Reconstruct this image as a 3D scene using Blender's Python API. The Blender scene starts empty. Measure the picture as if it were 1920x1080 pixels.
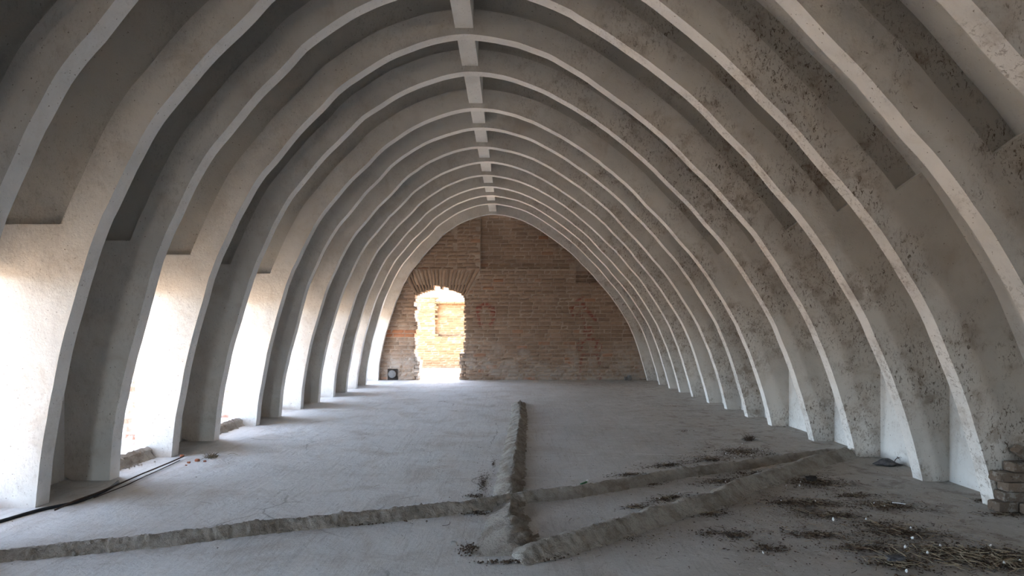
import bpy, bmesh, math, random
from mathutils import Vector, noise

random.seed(7)
sc = bpy.context.scene
col = sc.collection
PI = math.pi

# ------------------------------------------------------------------ camera
F_PX = 1067.0                 # focal length in pixels of the 1920 px frame
W = 6.0                       # clear width of the hall between the rib feet (m)
EYE = 0.1845 * W              # eye height
cam_d = bpy.data.cameras.new('camera')
cam_d.sensor_width = 36.0
cam_d.lens = F_PX / 1920.0 * 36.0
cam_d.shift_y = 80.0 / 1920.0
cam_d.shift_x = 1.0 / 1920.0
cam_d.clip_end = 400
cam = bpy.data.objects.new('camera', cam_d)
cam.location = (0, 0, EYE)
cam.rotation_euler = (PI / 2, 0, 0)
col.objects.link(cam)
sc.camera = cam

# ------------------------------------------------------------------ sky, sun, exposure
world = bpy.data.worlds.new('world')
sc.world = world
world.use_nodes = True
wn, wl = world.node_tree.nodes, world.node_tree.links
wn.clear()
sky = wn.new('ShaderNodeTexSky')
sky.sky_type = 'NISHITA'
sky.sun_disc = False
sky.sun_elevation = math.radians(72)
sky.sun_rotation = math.radians(10)
sky.air_density = 1.0
sky.dust_density = 2.5
sky.ozone_density = 1.0
hz = wn.new('ShaderNodeMix'); hz.data_type = 'RGBA'
hz.inputs[0].default_value = 0.42
hz.inputs[7].default_value = (0.66, 0.80, 1.0, 1)
bg = wn.new('ShaderNodeBackground')
SKY_STRENGTH = 2.5
bg.inputs['Strength'].default_value = SKY_STRENGTH
mul = wn.new('ShaderNodeVectorMath'); mul.operation = 'SCALE'
mul.inputs['Scale'].default_value = 0.28
wo = wn.new('ShaderNodeOutputWorld')
wl.new(sky.outputs[0], mul.inputs[0])
wl.new(mul.outputs[0], hz.inputs[6])
# hazy day: the sky is brightest in a band above the horizon
tc = wn.new('ShaderNodeTexCoord'); sx = wn.new('ShaderNodeSeparateXYZ'); mr = wn.new('ShaderNodeMapRange')
wl.new(tc.outputs['Generated'], sx.inputs[0]); wl.new(sx.outputs['Z'], mr.inputs[0])
mr.interpolation_type = 'SMOOTHSTEP'
mr.inputs[1].default_value = 0.04; mr.inputs[2].default_value = 0.55
mr.inputs[3].default_value = 1.75; mr.inputs[4].default_value = 0.5
gl = wn.new('ShaderNodeVectorMath'); gl.operation = 'SCALE'
wl.new(hz.outputs[2], gl.inputs[0]); wl.new(mr.outputs[0], gl.inputs['Scale'])
wl.new(gl.outputs[0], bg.inputs[0])
wl.new(bg.outputs[0], wo.inputs[0])

sun_d = bpy.data.lights.new('sun', 'SUN')
sun_d.energy = 7.0
sun_d.angle = math.radians(0.6)
sun_d.color = (1.0, 0.84, 0.66)
sun = bpy.data.objects.new('sun', sun_d)
sun.rotation_euler = (math.radians(-14), 0, math.radians(-6))   # high sun, a little beyond the far end
sun.location = (3, -10, 12)
col.objects.link(sun)

vs = sc.view_settings
vs.view_transform = 'Standard'
vs.look = 'None'
vs.gamma = 1
vs.use_curve_mapping = False
vs.exposure = 2.88
cy = sc.cycles
cy.max_bounces = 14
cy.diffuse_bounces = 12
cy.glossy_bounces = 2
cy.use_denoising = True
cy.caustics_reflective = False
cy.caustics_refractive = False
cy.sample_clamp_indirect = 6.0

# ------------------------------------------------------------------ helpers
def px(x, y, Z=0.0):
    """point at height Z seen at pixel (x, y) of the photograph"""
    d = (EYE - Z) * F_PX / (y - 620.0)
    return Vector(((x - 959.0) * d / F_PX, d, Z))

def depth(w):
    return F_PX * W / w

def link(name, me, mats, parent=None, label=None, cat=None, group=None, kind=None, loc=None):
    o = bpy.data.objects.new(name, me)
    for m in (mats if isinstance(mats, (list, tuple)) else [mats]):
        if m is not None:
            me.materials.append(m)
    col.objects.link(o)
    if loc is not None:
        me.transform(__import__('mathutils').Matrix.Translation(-Vector(loc)))
        o.location = loc
    if parent is not None:
        o.parent = parent
        o.location = Vector(o.location) - parent.location
    if label: o['label'] = label
    if cat: o['category'] = cat
    if group: o['group'] = group
    if kind: o['kind'] = kind
    return o

def bm_mesh(bm, name, recalc=True, smooth=False):
    if recalc:
        bmesh.ops.recalc_face_normals(bm, faces=bm.faces)
    me = bpy.data.meshes.new(name)
    bm.to_mesh(me)
    bm.free()
    if smooth:
        for p in me.polygons: p.use_smooth = True
    return me

def box(bm, x0, x1, y0, y1, z0, z1, mi=0):
    v = [bm.verts.new(c) for c in ((x0,y0,z0),(x1,y0,z0),(x1,y1,z0),(x0,y1,z0),(x0,y0,z1),(x1,y0,z1),(x1,y1,z1),(x0,y1,z1))]
    for f in ((0,3,2,1),(4,5,6,7),(0,1,5,4),(1,2,6,5),(2,3,7,6),(3,0,4,7)):
        fc = bm.faces.new([v[i] for i in f]); fc.material_index = mi
    return v

def bevel_mod(o, w=0.006, seg=1):
    m = o.modifiers.new('bevel', 'BEVEL')
    m.width = w; m.segments = seg; m.limit_method = 'ANGLE'; m.angle_limit = math.radians(50)

def nz(x, y=0.0, z=0.0):
    return noise.noise(Vector((x, y, z)))

def tube(pts, rad, n=8, wob=0.0, seed=0):
    bm = bmesh.new()
    rings = []
    for i, p in enumerate(pts):
        a = pts[max(i-1, 0)]; b = pts[min(i+1, len(pts)-1)]
        t = (b - a).normalized()
        u = t.cross(Vector((0, 0, 1))).normalized(); v = u.cross(t)
        r = rad if not callable(rad) else rad(i / (len(pts)-1))
        rings.append([bm.verts.new(p + (u*math.cos(2*PI*k/n) + v*math.sin(2*PI*k/n)) * r * (1 + wob*nz(i*.7, k, seed))) for k in range(n)])
    for i in range(len(rings)-1):
        for k in range(n):
            bm.faces.new((rings[i][k], rings[i][(k+1)%n], rings[i+1][(k+1)%n], rings[i+1][k]))
    bm.faces.new(rings[0]); bm.faces.new(rings[-1][::-1])
    return bm

def resample(pts, n):
    """Catmull-Rom through pts, n points evenly spaced by length"""
    dense = []
    m = len(pts)
    for i in range(m-1):
        p0 = pts[max(i-1, 0)]; p1 = pts[i]; p2 = pts[i+1]; p3 = pts[min(i+2, m-1)]
        for k in range(24):
            t = k / 24.0
            dense.append(0.5*((2*p1)+(p2-p0)*t+(2*p0-5*p1+4*p2-p3)*t*t+(3*p1-p0-3*p2+p3)*t**3))
    dense.append(pts[-1].copy())
    L = [0.0]
    for a, b in zip(dense, dense[1:]): L.append(L[-1] + (b-a).length)
    out, j = [], 0
    for i in range(n):
        s = L[-1] * i / (n-1)
        while j < len(L)-2 and L[j+1] < s: j += 1
        d = L[j+1]-L[j]
        out.append(dense[j].lerp(dense[j+1], (s-L[j])/d if d > 0 else 0))
    return out

# ------------------------------------------------------------------ materials
class NT:
    def __init__(s, name, rough=0.85):
        s.m = bpy.data.materials.new(name); s.m.use_nodes = True
        s.n = s.m.node_tree.nodes; s.l = s.m.node_tree.links
        s.b = s.n['Principled BSDF']
        s.b.inputs['Roughness'].default_value = rough
        s.b.inputs['Specular IOR Level'].default_value = 0.25
        s.pos = s.n.new('ShaderNodeNewGeometry').outputs['Position']
    def scaled(s, v):
        q = s.n.new('ShaderNodeVectorMath'); q.operation = 'MULTIPLY'
        s.l.new(s.pos, q.inputs[0]); q.inputs[1].default_value = v
        return q.outputs[0]
    def noise(s, scale, detail=4, rough=0.55, vec=None, dist=0.0):
        q = s.n.new('ShaderNodeTexNoise')
        q.inputs['Scale'].default_value = scale; q.inputs['Detail'].default_value = detail
        q.inputs['Roughness'].default_value = rough; q.inputs['Distortion'].default_value = dist
        s.l.new(vec if vec is not None else s.pos, q.inputs['Vector'])
        return q.outputs[0]
    def ramp(s, fac, a, b, va=0.0, vb=1.0):
        q = s.n.new('ShaderNodeMapRange'); q.interpolation_type = 'SMOOTHSTEP'
        s.l.new(fac, q.inputs[0])
        q.inputs[1].default_value = a; q.inputs[2].default_value = b
        q.inputs[3].default_value = va; q.inputs[4].default_value = vb
        return q.outputs[0]
    def math(s, op, a, b=None):
        q = s.n.new('ShaderNodeMath'); q.operation = op
        for i, v in enumerate((a, b)):
            if v is None: continue
            if isinstance(v, (int, float)): q.inputs[i].default_value = v
            else: s.l.new(v, q.inputs[i])
        return q.outputs[0]
    def mix(s, fac, a, b, blend='MIX'):
        q = s.n.new('ShaderNodeMix'); q.data_type = 'RGBA'; q.blend_type = blend
        for i, v in ((0, fac), (6, a), (7, b)):
            if isinstance(v, (int, float)): q.inputs[i].default_value = v
            elif isinstance(v, tuple): q.inputs[i].default_value = (*v, 1) if len(v) == 3 else v
            else: s.l.new(v, q.inputs[i])
        return q.outputs[2]
    def xyz(s):
        q = s.n.new('ShaderNodeSeparateXYZ'); s.l.new(s.pos, q.inputs[0]); return q.outputs
    def bump(s, h, strength=0.3, dist=0.01, prev=None):
        q = s.n.new('ShaderNodeBump'); q.inputs['Strength'].default_value = strength
        q.inputs['Distance'].default_value = dist
        s.l.new(h, q.inputs['Height'])
        if prev is not None: s.l.new(prev, q.inputs['Normal'])
        return q.outputs[0]
    def done(s, colr=None, normal=None):
        if colr is not None: s.l.new(colr, s.b.inputs['Base Color'])
        if normal is not None: s.l.new(normal, s.b.inputs['Normal'])
        return s.m
    def attr(s, name):
        q = s.n.new('ShaderNodeAttribute'); q.attribute_name = name; return q

def plaster(name, base=(0.74, 0.72, 0.685), stain=(0.50, 0.45, 0.39), grime=1.0, rubbed=1.0):
    t = NT(name)
    c = t.mix(t.ramp(t.noise(1.3, 5, 0.6), 0.38, 0.66), base, tuple(x*0.84 for x in base))
    c = t.mix(t.math('MULTIPLY', t.ramp(t.noise(3.2, 6, 0.65, dist=0.6), 0.50, 0.72), 0.55*grime), c, stain)
    # scuffs: short dark scratches where the whitewash wore off, mostly on the right-hand side of the hall
    x = t.xyz()
    side = t.ramp(x[0], -0.6, 2.2, 0.22, 1.0)
    blotch = t.ramp(t.noise(1.9, 4, 0.6), 0.40, 0.58)
    scr = t.ramp(t.noise(34, 6, 0.8, vec=t.scaled((1.7, 1.0, 0.9)), dist=0.7), 0.535, 0.60)
    f = t.math('MULTIPLY', t.math('MULTIPLY', scr, blotch), t.math('MULTIPLY', side, 0.95*rubbed))
    c = t.mix(f, c, (0.115, 0.085, 0.062))
    soft = t.math('MULTIPLY', t.math('MULTIPLY', t.ramp(t.noise(7, 5, 0.7), 0.48, 0.66), blotch), t.math('MULTIPLY', side, 0.62*rubbed))
    c = t.mix(soft, c, (0.25, 0.19, 0.14))
    pits = t.ramp(t.noise(58, 2, 0.5), 0.70, 0.74)
    c = t.mix(t.math('MULTIPLY', pits, 0.75), c, (0.16, 0.13, 0.10))
    n1 = t.bump(t.noise(5, 5, 0.6), 0.35, 0.03)
    n2 = t.bump(t.noise(70, 5, 0.7), 0.35, 0.006, n1)
    return t.done(c, n2)

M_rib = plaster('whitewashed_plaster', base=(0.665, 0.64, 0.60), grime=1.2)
M_soffit = plaster('lit_soffit_whitewash', base=(0.86, 0.85, 0.83), stain=(0.66, 0.63, 0.58), grime=0.8, rubbed=0.55)  # same whitewash lightened for side light on soffits; faces kept darker, stained
M_web = plaster('shaded_recess_plaster', base=(0.50, 0.485, 0.445), grime=1.2, rubbed=1.3)  # older gray plaster, darkened further for the shade in the recess
M_shell = plaster('shell_plaster', base=(0.70, 0.70, 0.69), grime=0.5, rubbed=0.25)
M_wall = plaster('wall_whitewash', base=(0.78, 0.78, 0.77), grime=0.6, rubbed=0.3)
M_beam = plaster('beam_plaster', base=(0.78, 0.78, 0.76), grime=0.4, rubbed=0.4)

def floor_material():
    t = NT('dusty_screed', 0.8)
    x = t.xyz()
    a = (0.63, 0.625, 0.61); b = (0.42, 0.40, 0.37)  # left end lightened for light from the openings; right end brown dirt
    lr = t.math('ADD', x[0], t.math('MULTIPLY', t.math('SUBTRACT', t.noise(0.9, 4, 0.6), 0.5), 3.0))
    c = t.mix(t.ramp(lr, -1.4, 1.9), a, b)
    c = t.mix(t.ramp(t.noise(2.2, 6, 0.65, dist=0.5), 0.45, 0.7, 0, 0.5), c, (0.38, 0.33, 0.28))
    c = t.mix(t.ramp(t.noise(9, 6, 0.7), 0.5, 0.72, 0, 0.35), c, (0.62, 0.61, 0.60))
    c = t.mix(t.ramp(t.noise(26, 6, 0.8), 0.52, 0.70, 0, 0.38), c, (0.22, 0.19, 0.16))
    c = t.mix(t.ramp(t.noise(17, 6, 0.8, dist=0.8), 0.56, 0.72, 0, 0.35), c, (0.70, 0.69, 0.67))
    c = t.mix(t.math('MULTIPLY', t.ramp(t.noise(5.5, 6, 0.8, dist=0.4), 0.50, 0.62), t.ramp(x[0], 0.4, 2.6, 0.0, 0.55)), c, (0.17, 0.14, 0.115))
    # broom and trowel drag lines
    drag = t.noise(6, 5, 0.7, vec=t.scaled((4.0, 0.35, 1.0)), dist=0.8)
    c = t.mix(t.ramp(drag, 0.53, 0.64, 0, 0.20), c, (0.24, 0.21, 0.18))
    w_ = t.math('ADD', x[1], t.math('MULTIPLY', t.noise(1.5, 3), 0.10))
    for sy in (6.72, 5.12, 4.35, 8.6):
        d_ = t.math('ABSOLUTE', t.math('SUBTRACT', w_, sy))
        c = t.mix(t.math('MULTIPLY', t.ramp(d_, 0.0, 0.03, 1.0, 0.0), t.ramp(t.noise(2.5, 3), 0.42, 0.55, 0.0, 0.45)), c, (0.66, 0.65, 0.63))
    crk = t.n.new('ShaderNodeTexVoronoi'); crk.feature = 'DISTANCE_TO_EDGE'; crk.inputs['Scale'].default_value = 0.42
    wv = t.n.new('ShaderNodeVectorMath'); wv.operation = 'ADD'; t.l.new(t.pos, wv.inputs[0])
    nn_ = t.n.new('ShaderNodeTexNoise'); nn_.inputs['Scale'].default_value = 2.2; nn_.inputs['Detail'].default_value = 5
    t.l.new(t.pos, nn_.inputs['Vector']); sc_ = t.n.new('ShaderNodeVectorMath'); sc_.operation = 'SCALE'; sc_.inputs['Scale'].default_value = 0.28
    t.l.new(nn_.outputs['Color'], sc_.inputs[0]); t.l.new(sc_.outputs[0], wv.inputs[1]); t.l.new(wv.outputs[0], crk.inputs['Vector'])
    c = t.mix(t.math('MULTIPLY', t.ramp(crk.outputs['Distance'], 0.001, 0.004, 1.0, 0.0), t.ramp(t.noise(1.1, 2), 0.5, 0.56, 0.0, 0.45)), c, (0.13, 0.11, 0.09))
    speck = t.ramp(t.noise(75, 3, 0.6), 0.66, 0.72)
    c = t.mix(t.math('MULTIPLY', speck, t.ramp(x[0], -2.5, 2.0, 0.25, 0.8)), c, (0.10, 0.075, 0.055))
    n1 = t.bump(t.noise(3.2, 6, 0.65, dist=0.6), 0.7, 0.035)
    n2 = t.bump(drag, 0.35, 0.012, n1)
    n3 = t.bump(t.noise(48, 7, 0.8), 0.8, 0.012, n2)
    return t.done(c, n3)
M_floor = floor_material()

def mortar_material(name, base, dark):
    t = NT(name, 0.9)
    c = t.mix(t.ramp(t.noise(6, 6, 0.7), 0.4, 0.65), base, dark)
    c = t.mix(t.ramp(t.noise(60, 4, 0.7), 0.58, 0.7, 0, 0.5), c, tuple(v*0.45 for v in dark))
    n1 = t.bump(t.noise(18, 6, 0.75), 0.9, 0.03)
    return t.done(c, t.bump(t.noise(90, 5, 0.7), 0.5, 0.006, n1))
M_ridge = mortar_material('rough_mortar', (0.39, 0.36, 0.32), (0.24, 0.21, 0.175))
M_rubble = mortar_material('rubble_mortar', (0.42, 0.39, 0.35), (0.26, 0.22, 0.18))
M_joint = mortar_material('joint_mortar', (0.50, 0.41, 0.33), (0.40, 0.32, 0.25))
M_joint_out = mortar_material('pale_joint_mortar', (0.32, 0.24, 0.16), (0.26, 0.19, 0.12))

def brick_material(name, c0, c1, salt=True, paint=False):
    t = NT(name, 0.9)
    tone = t.attr('tone').outputs['Fac']
    c = t.mix(tone, c0, c1)
    c = t.mix(t.ramp(t.noise(14, 5, 0.7), 0.45, 0.7, 0, 0.45), c, tuple(v*0.62 for v in c0))
    if paint:
        ora = t.attr('orange').outputs['Fac']
        c = t.mix(ora, c, (0.42, 0.16, 0.07))
    if salt:
        x = t.xyz()
        low = t.ramp(x[2], 0.1, 1.35, 1.0, 0.0)
        sp = t.ramp(t.math('ADD', t.noise(3.0, 6, 0.75), t.math('MULTIPLY', low, 0.15)), 0.56, 0.72)
        c = t.mix(t.math('MULTIPLY', sp, t.math('ADD', t.math('MULTIPLY', low, 0.55), 0.06)), c, (0.50, 0.47, 0.43))
        fl = t.ramp(t.noise(22, 5, 0.8), 0.66, 0.72)
        c = t.mix(t.math('MULTIPLY', fl, t.math('ADD', t.math('MULTIPLY', low, 0.5), 0.2)), c, (0.56, 0.53, 0.49))
    if paint:
        pt = t.attr('paint').outputs['Fac']
        pf = t.math('MULTIPLY', pt, t.ramp(t.noise(30, 4, 0.7), 0.35, 0.55, 0.35, 0.85))
        c = t.mix(pf, c, (0.23, 0.035, 0.022))
    return t.done(c, t.bump(t.noise(40, 5, 0.7), 0.6, 0.01))
M_brick = brick_material('weathered_brick', (0.27, 0.19, 0.135), (0.40, 0.29, 0.215), True, True)
M_brick_out = brick_material('sunlit_brick', (0.17, 0.105, 0.058), (0.24, 0.155, 0.088), False)
def loose_brick_material():
    t = NT('loose_brick', 0.95)
    c = t.mix(t.attr('tone').outputs['Fac'], (0.13, 0.10, 0.08), (0.22, 0.165, 0.125))
    c = t.mix(t.ramp(t.noise(11, 6, 0.75), 0.5, 0.62, 0, 0.75), c, (0.36, 0.34, 0.31))
    c = t.mix(t.ramp(t.noise(35, 5, 0.75), 0.55, 0.68, 0, 0.8), c, (0.05, 0.04, 0.033))
    n1 = t.bump(t.noise(22, 5, 0.7), 0.8, 0.02)
    return t.done(c, t.bump(t.noise(90, 5, 0.8), 0.8, 0.008, n1))
M_brick_loose = loose_brick_material()

def simple(name, c, rough=0.8, var=0.3, scale=20, bump=0.3, metallic=0.0):
    t = NT(name, rough)
    t.b.inputs['Metallic'].default_value = metallic
    cc = t.mix(t.ramp(t.noise(scale, 4, 0.6), 0.35, 0.7), c, tuple(v*(1-var) for v in c))
    return t.done(cc, t.bump(t.noise(scale*3, 4, 0.6), bump, 0.004))
M_ground = simple('sandy_ground', (0.50, 0.40, 0.29), 0.95, 0.15, 2)
M_hose = simple('black_rubber', (0.022, 0.024, 0.028), 0.45, 0.3, 30, 0.3)
M_rust = simple('rusty_steel', (0.075, 0.045, 0.032), 0.7, 0.5, 60, 0.5)
M_litter = simple('dry_leaf', (0.105, 0.072, 0.05), 0.9, 0.6, 25)
M_straw = simple('dry_straw', (0.30, 0.245, 0.17), 0.85, 0.4, 30)
M_white = simple('white_down', (0.80, 0.81, 0.82), 0.7, 0.08, 40)
M_grit = simple('pale_grit', (0.46, 0.44, 0.41), 0.9, 0.4, 15)
M_red = simple('red_brick_chip', (0.42, 0.16, 0.09), 0.9, 0.35, 20)
M_feather = simple('grey_plumage', (0.12, 0.115, 0.12), 0.8, 0.6, 35, 0.6)
M_claw = simple('dry_claw', (0.07, 0.045, 0.04), 0.6, 0.3, 40)
M_pipe = simple('grey_pipe_cap', (0.20, 0.195, 0.19), 0.75, 0.25, 15)
M_dark = simple('lump_and_hole_shade', (0.05, 0.04, 0.034), 0.95, 0.3, 10)  # painted shade of the pipe hole; also colours a blackish lump
M_bottle = simple('green_plastic', (0.05, 0.22, 0.09), 0.3, 0.2, 10)

# ------------------------------------------------------------------ arch profile (measured across the hall)
PROF = [(321,866),(322.5,859),(331,773),(352,669),(370.5,600),(400,500),(429.6,431.5),(447,394),(477.8,339),(511,298),
        (555.6,244.4),(600,201),(633,165),(674,135),(715,109),(755.5,90.7),(803.7,74.5),(841,67),(874,65),(905,67.5),(946,75),
        (983,85),(1030,103),(1085,133),(1128,161),(1183,200.5),(1250,255.6),(1300,307),(1339,346),(1383,398),(1418.5,439),
        (1462,500),(1515,587),(1535,630),(1563,700),(1588,780),(1605,845),(1609,866)]
def norm_pt(p):
    return Vector(((p[0]-959.0)/1286.0*W, 0, (620.0-p[1])/1286.0*W + EYE))
NP = 150
INNER = resample([norm_pt(p) for p in PROF], NP)
def normals(pts):
    out = []
    for i in range(len(pts)):
        t = pts[min(i+2, len(pts)-1)] - pts[max(i-2, 0)]
        out.append(Vector((-t.z, 0, t.x)).normalized())     # outward, walking left to right
    return out
NORM = normals(INNER)
X_LEFT, X_RIGHT = -0.549*W, 0.538*W
RIB_D = 0.0375*W
T = 0.105                                                    # rib thickness along the hall
def shell_off(x):
    f = min(1, max(0, (x + 1.4) / 2.8)); f = f*f*(3-2*f)
    return (0.100*(1-f) + 0.0695*f) * W
SHELL = []
for p, n in zip(INNER, NORM):
    q = p + n * shell_off(p.x)
    q.x = min(max(q.x, X_LEFT), X_RIGHT)
    SHELL.append(q)
NL = min(range(NP), key=lambda i: abs(INNER[i].z - (0.2885*W - 0.06)) if INNER[i].x < 0 else 9)
NR = min(range(NP), key=lambda i: (INNER[i] + NORM[i]*RIB_D - Vector((0.401*W, 0, 0.331*W))).length if INNER[i].x > 0 else 9)

def slab(bm, A, B, y0, y1):
    """solid between two equally long polylines in the xz plane, from depth y0 to y1"""
    n = len(A)
    va = [[bm.verts.new((p.x, y, p.z)) for p in A] for y in (y0, y1)]
    vb = [[bm.verts.new((p.x, y, p.z)) for p in B] for y in (y0, y1)]
    for i in range(n-1):
        bm.faces.new((va[0][i], vb[0][i], vb[0][i+1], va[0][i+1]))
        bm.faces.new((va[1][i], va[1][i+1], vb[1][i+1], vb[1][i]))
        bm.faces.new((va[0][i], va[0][i+1], va[1][i+1], va[1][i]))
        bm.faces.new((vb[0][i], vb[1][i], vb[1][i+1], vb[0][i+1]))
    bm.faces.new((va[0][0], va[1][0], vb[1][0], vb[0][0]))
    bm.faces.new((va[0][-1], vb[0][-1], vb[1][-1], va[1][-1]))

def even(pts, n):
    L = [0.0]
    for a, b in zip(pts, pts[1:]): L.append(L[-1]+(b-a).length)
    out, j = [], 0
    for i in range(n):
        s = L[-1]*i/(n-1)
        while j < len(L)-2 and L[j+1] < s: j += 1
        d = L[j+1]-L[j]
        out.append(pts[j].lerp(pts[j+1], (s-L[j])/d if d > 1e-9 else 0))
    return out

RIB_W = {-1: 2920, 0: 2258, 1: 1804, 2: 1527, 3: 1286, 4: 1125, 5: 967, 6: 882, 7: 801, 8: 735, 9: 677, 10: 628, 11: 589, 12: 553, 13: 507}
RY = {k: depth(w) for k, w in RIB_W.items()}
Y_END = RY[13] + T + 0.03        # face of the end wall
Y_BACK = -7.0

rib_label = {
 -1: 'nearest arched rib, only a piece showing in the upper right corner',
  0: 'arched rib crossing the upper left corner, its feet outside the picture',
  1: 'arched rib with its broad bright left leg at the left picture edge',
  2: 'arched rib with a shaded left leg just behind the black hose',
  3: 'arched rib whose bright left leg ends where the thin steel rods end',
  4: 'arched rib with a shaded left leg behind the brick chips and the pale dry tuft',
  5: 'arched rib with a bright left leg beside the second broken sill',
  6: 'narrow shaded left-leg rib behind the second broken sill, sixth pair of feet',
  7: 'arched rib with a bright left leg, seventh from the end wall',
  8: 'arched rib with a shaded left leg, sixth from the end wall',
  9: 'arched rib with a bright left leg, fifth from the end wall',
 10: 'arched rib with a shaded left leg, fourth from the end wall',
 11: 'arched rib with a bright left leg, third from the end wall',
 12: 'arched rib with a shaded left leg, next to the rib on the end wall',
 13: 'farthest arched rib, set directly against the brick end wall'}
RIBS = {}
def make_rib(k):
    y = RY[k]
    rnd = random.Random(100+k)
    knots = [rnd.uniform(-0.009, 0.009) for _ in range(19)]
    inn = []
    for i, (p, n) in enumerate(zip(INNER, NORM)):
        s = i/(NP-1)*18; j = min(int(s), 17); f = s-j
        d = knots[j]*(1-f)+knots[j+1]*f + 0.004*nz(i*0.45, k*3.1) + (0.006*max(0, nz(i*0.9, k*7.7, 5)-0.25))
        inn.append(p + n*d)
    rim = [p + n*RIB_D for p, n in zip(INNER, NORM)]
    for i in range(NP):
        rim[i].x = min(max(rim[i].x, X_LEFT), X_RIGHT)
        rim[i] += NORM[i]*0.004*nz(i*0.5, k*5.3, 9)
    bm = bmesh.new()
    slab(bm, inn, rim, y, y+T)
    # full-depth lower legs: out to the side wall, ending in a ledge
    cz = rim[NL].z
    outl = [SHELL[i] for i in range(NP//3) if SHELL[i].z < cz]
    e = Vector((outl[-1].x, 0, cz)); outl.append(e)
    slab(bm, even(rim[:NL+1], 40), even(outl, 40), y+0.0006, y+T)
    e2 = rim[NR] + NORM[NR]*(shell_off(1.4)-RIB_D)
    outr = [SHELL[i] for i in range(NP-1, NP//2, -1) if (SHELL[i]-e2).length > 0.03 and i > NR][:]
    outr = [e2] + list(reversed([q for q in outr if q.z < e2.z]))
    slab(bm, even(rim[NR:], 40), even(outr, 40), y+0.0006, y+T)
    me = bm_mesh(bm, 'arched_rib')
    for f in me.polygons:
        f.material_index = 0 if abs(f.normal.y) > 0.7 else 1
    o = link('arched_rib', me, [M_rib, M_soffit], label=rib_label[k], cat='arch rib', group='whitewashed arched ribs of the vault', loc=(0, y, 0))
    bevel_mod(o, 0.005)
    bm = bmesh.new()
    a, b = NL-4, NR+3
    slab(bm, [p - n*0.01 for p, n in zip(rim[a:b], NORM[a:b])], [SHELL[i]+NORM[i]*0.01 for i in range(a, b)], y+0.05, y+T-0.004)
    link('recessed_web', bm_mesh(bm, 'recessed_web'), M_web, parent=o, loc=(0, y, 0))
    RIBS[k] = o
for k in RIB_W: make_rib(k)

# ------------------------------------------------------------------ vault shell and side walls
iL = next(i for i in range(NP) if SHELL[i].x > X_LEFT+1e-4)
iR = next(i for i in range(NP-1, 0, -1) if SHELL[i].x < X_RIGHT-1e-4)
bm = bmesh.new()
seq = SHELL[iL-1:iR+2]
nrm = NORM[iL-1:iR+2]
slab(bm, seq, [p + n*0.16 for p, n in zip(seq, nrm)], Y_BACK, Y_END+0.35)
link('ceiling', bm_mesh(bm, 'ceiling'), M_shell, kind='structure')
zl = SHELL[iL-1].z; zr = SHELL[iR+1].z
bm = bmesh.new()
box(bm, X_RIGHT, X_RIGHT+0.4, Y_BACK, Y_END+0.35, -0.1, zr+0.12)
link('wall_right', bm_mesh(bm, 'wall_right'), M_wall, kind='structure')

HEAD, SILL, WT = 1.66, 0.07, 0.36
def brick_tex_material():
    t = NT('rough_brick_reveal', 0.9)
    cmb = t.n.new('ShaderNodeCombineXYZ'); x = t.xyz()
    t.l.new(t.math('ADD', x[0], x[1]), cmb.inputs[0]); t.l.new(x[2], cmb.inputs[1])
    q = t.n.new('ShaderNodeTexBrick')
    q.inputs['Color1'].default_value = (0.36, 0.17, 0.11, 1); q.inputs['Color2'].default_value = (0.44, 0.36, 0.30, 1)
    q.inputs['Mortar'].default_value = (0.5, 0.48, 0.45, 1)
    q.inputs['Scale'].default_value = 1.0; q.inputs['Brick Width'].default_value = 0.2
    q.inputs['Row Height'].default_value = 0.07; q.inputs['Mortar Size'].default_value = 0.012
    t.l.new(cmb.outputs[0], q.inputs['Vector'])
    c = t.mix(t.ramp(t.noise(9, 5, 0.7), 0.45, 0.6, 0, 0.8), q.outputs['Color'], (0.55, 0.53, 0.50))
    return t.done(c, t.bump(t.noise(25, 5, 0.7), 0.8, 0.02))
M_reveal = brick_tex_material()
openings = []
for k in list(range(0, 13, 2)):
    openings.append((RY[k]+T+(0.07 if k else 0.1), RY[k+1]+0.004))
openings.append((1.40, RY[-1]))
openings.sort()
bm = bmesh.new()
yy = Y_BACK
def wall_seg(y0, y1, z0, z1):
    v = box(bm, X_LEFT-WT, X_LEFT, y0, y1, z0, z1)
for (a, b) in openings:
    wall_seg(yy, a, -0.1, zl+0.12)
    wall_seg(a, b, HEAD, zl+0.12)
    wall_seg(a, b, -0.1, SILL)
    yy = b
wall_seg(yy, Y_END+0.35, -0.1, zl+0.12)
bmesh.ops.recalc_face_normals(bm, faces=bm.faces)
for f in bm.faces:
    if abs(f.normal.y) > 0.9: f.material_index = 1
link('wall_left', bm_mesh(bm, 'wall_left'), [M_wall, M_reveal], kind='structure')
for i, (a, b) in enumerate(openings):
    ld = bpy.data.lights.new('window_portal', 'AREA'); ld.shape = 'RECTANGLE'
    ld.size = HEAD-SILL; ld.size_y = b-a; ld.cycles.is_portal = True
    lo = bpy.data.objects.new('window_portal', ld)
    lo.location = (X_LEFT-WT-0.01, (a+b)/2, (HEAD+SILL)/2); lo.rotation_euler = (0, -PI/2, 0)
    lo['kind'] = 'helper'
    col.objects.link(lo)


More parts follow.
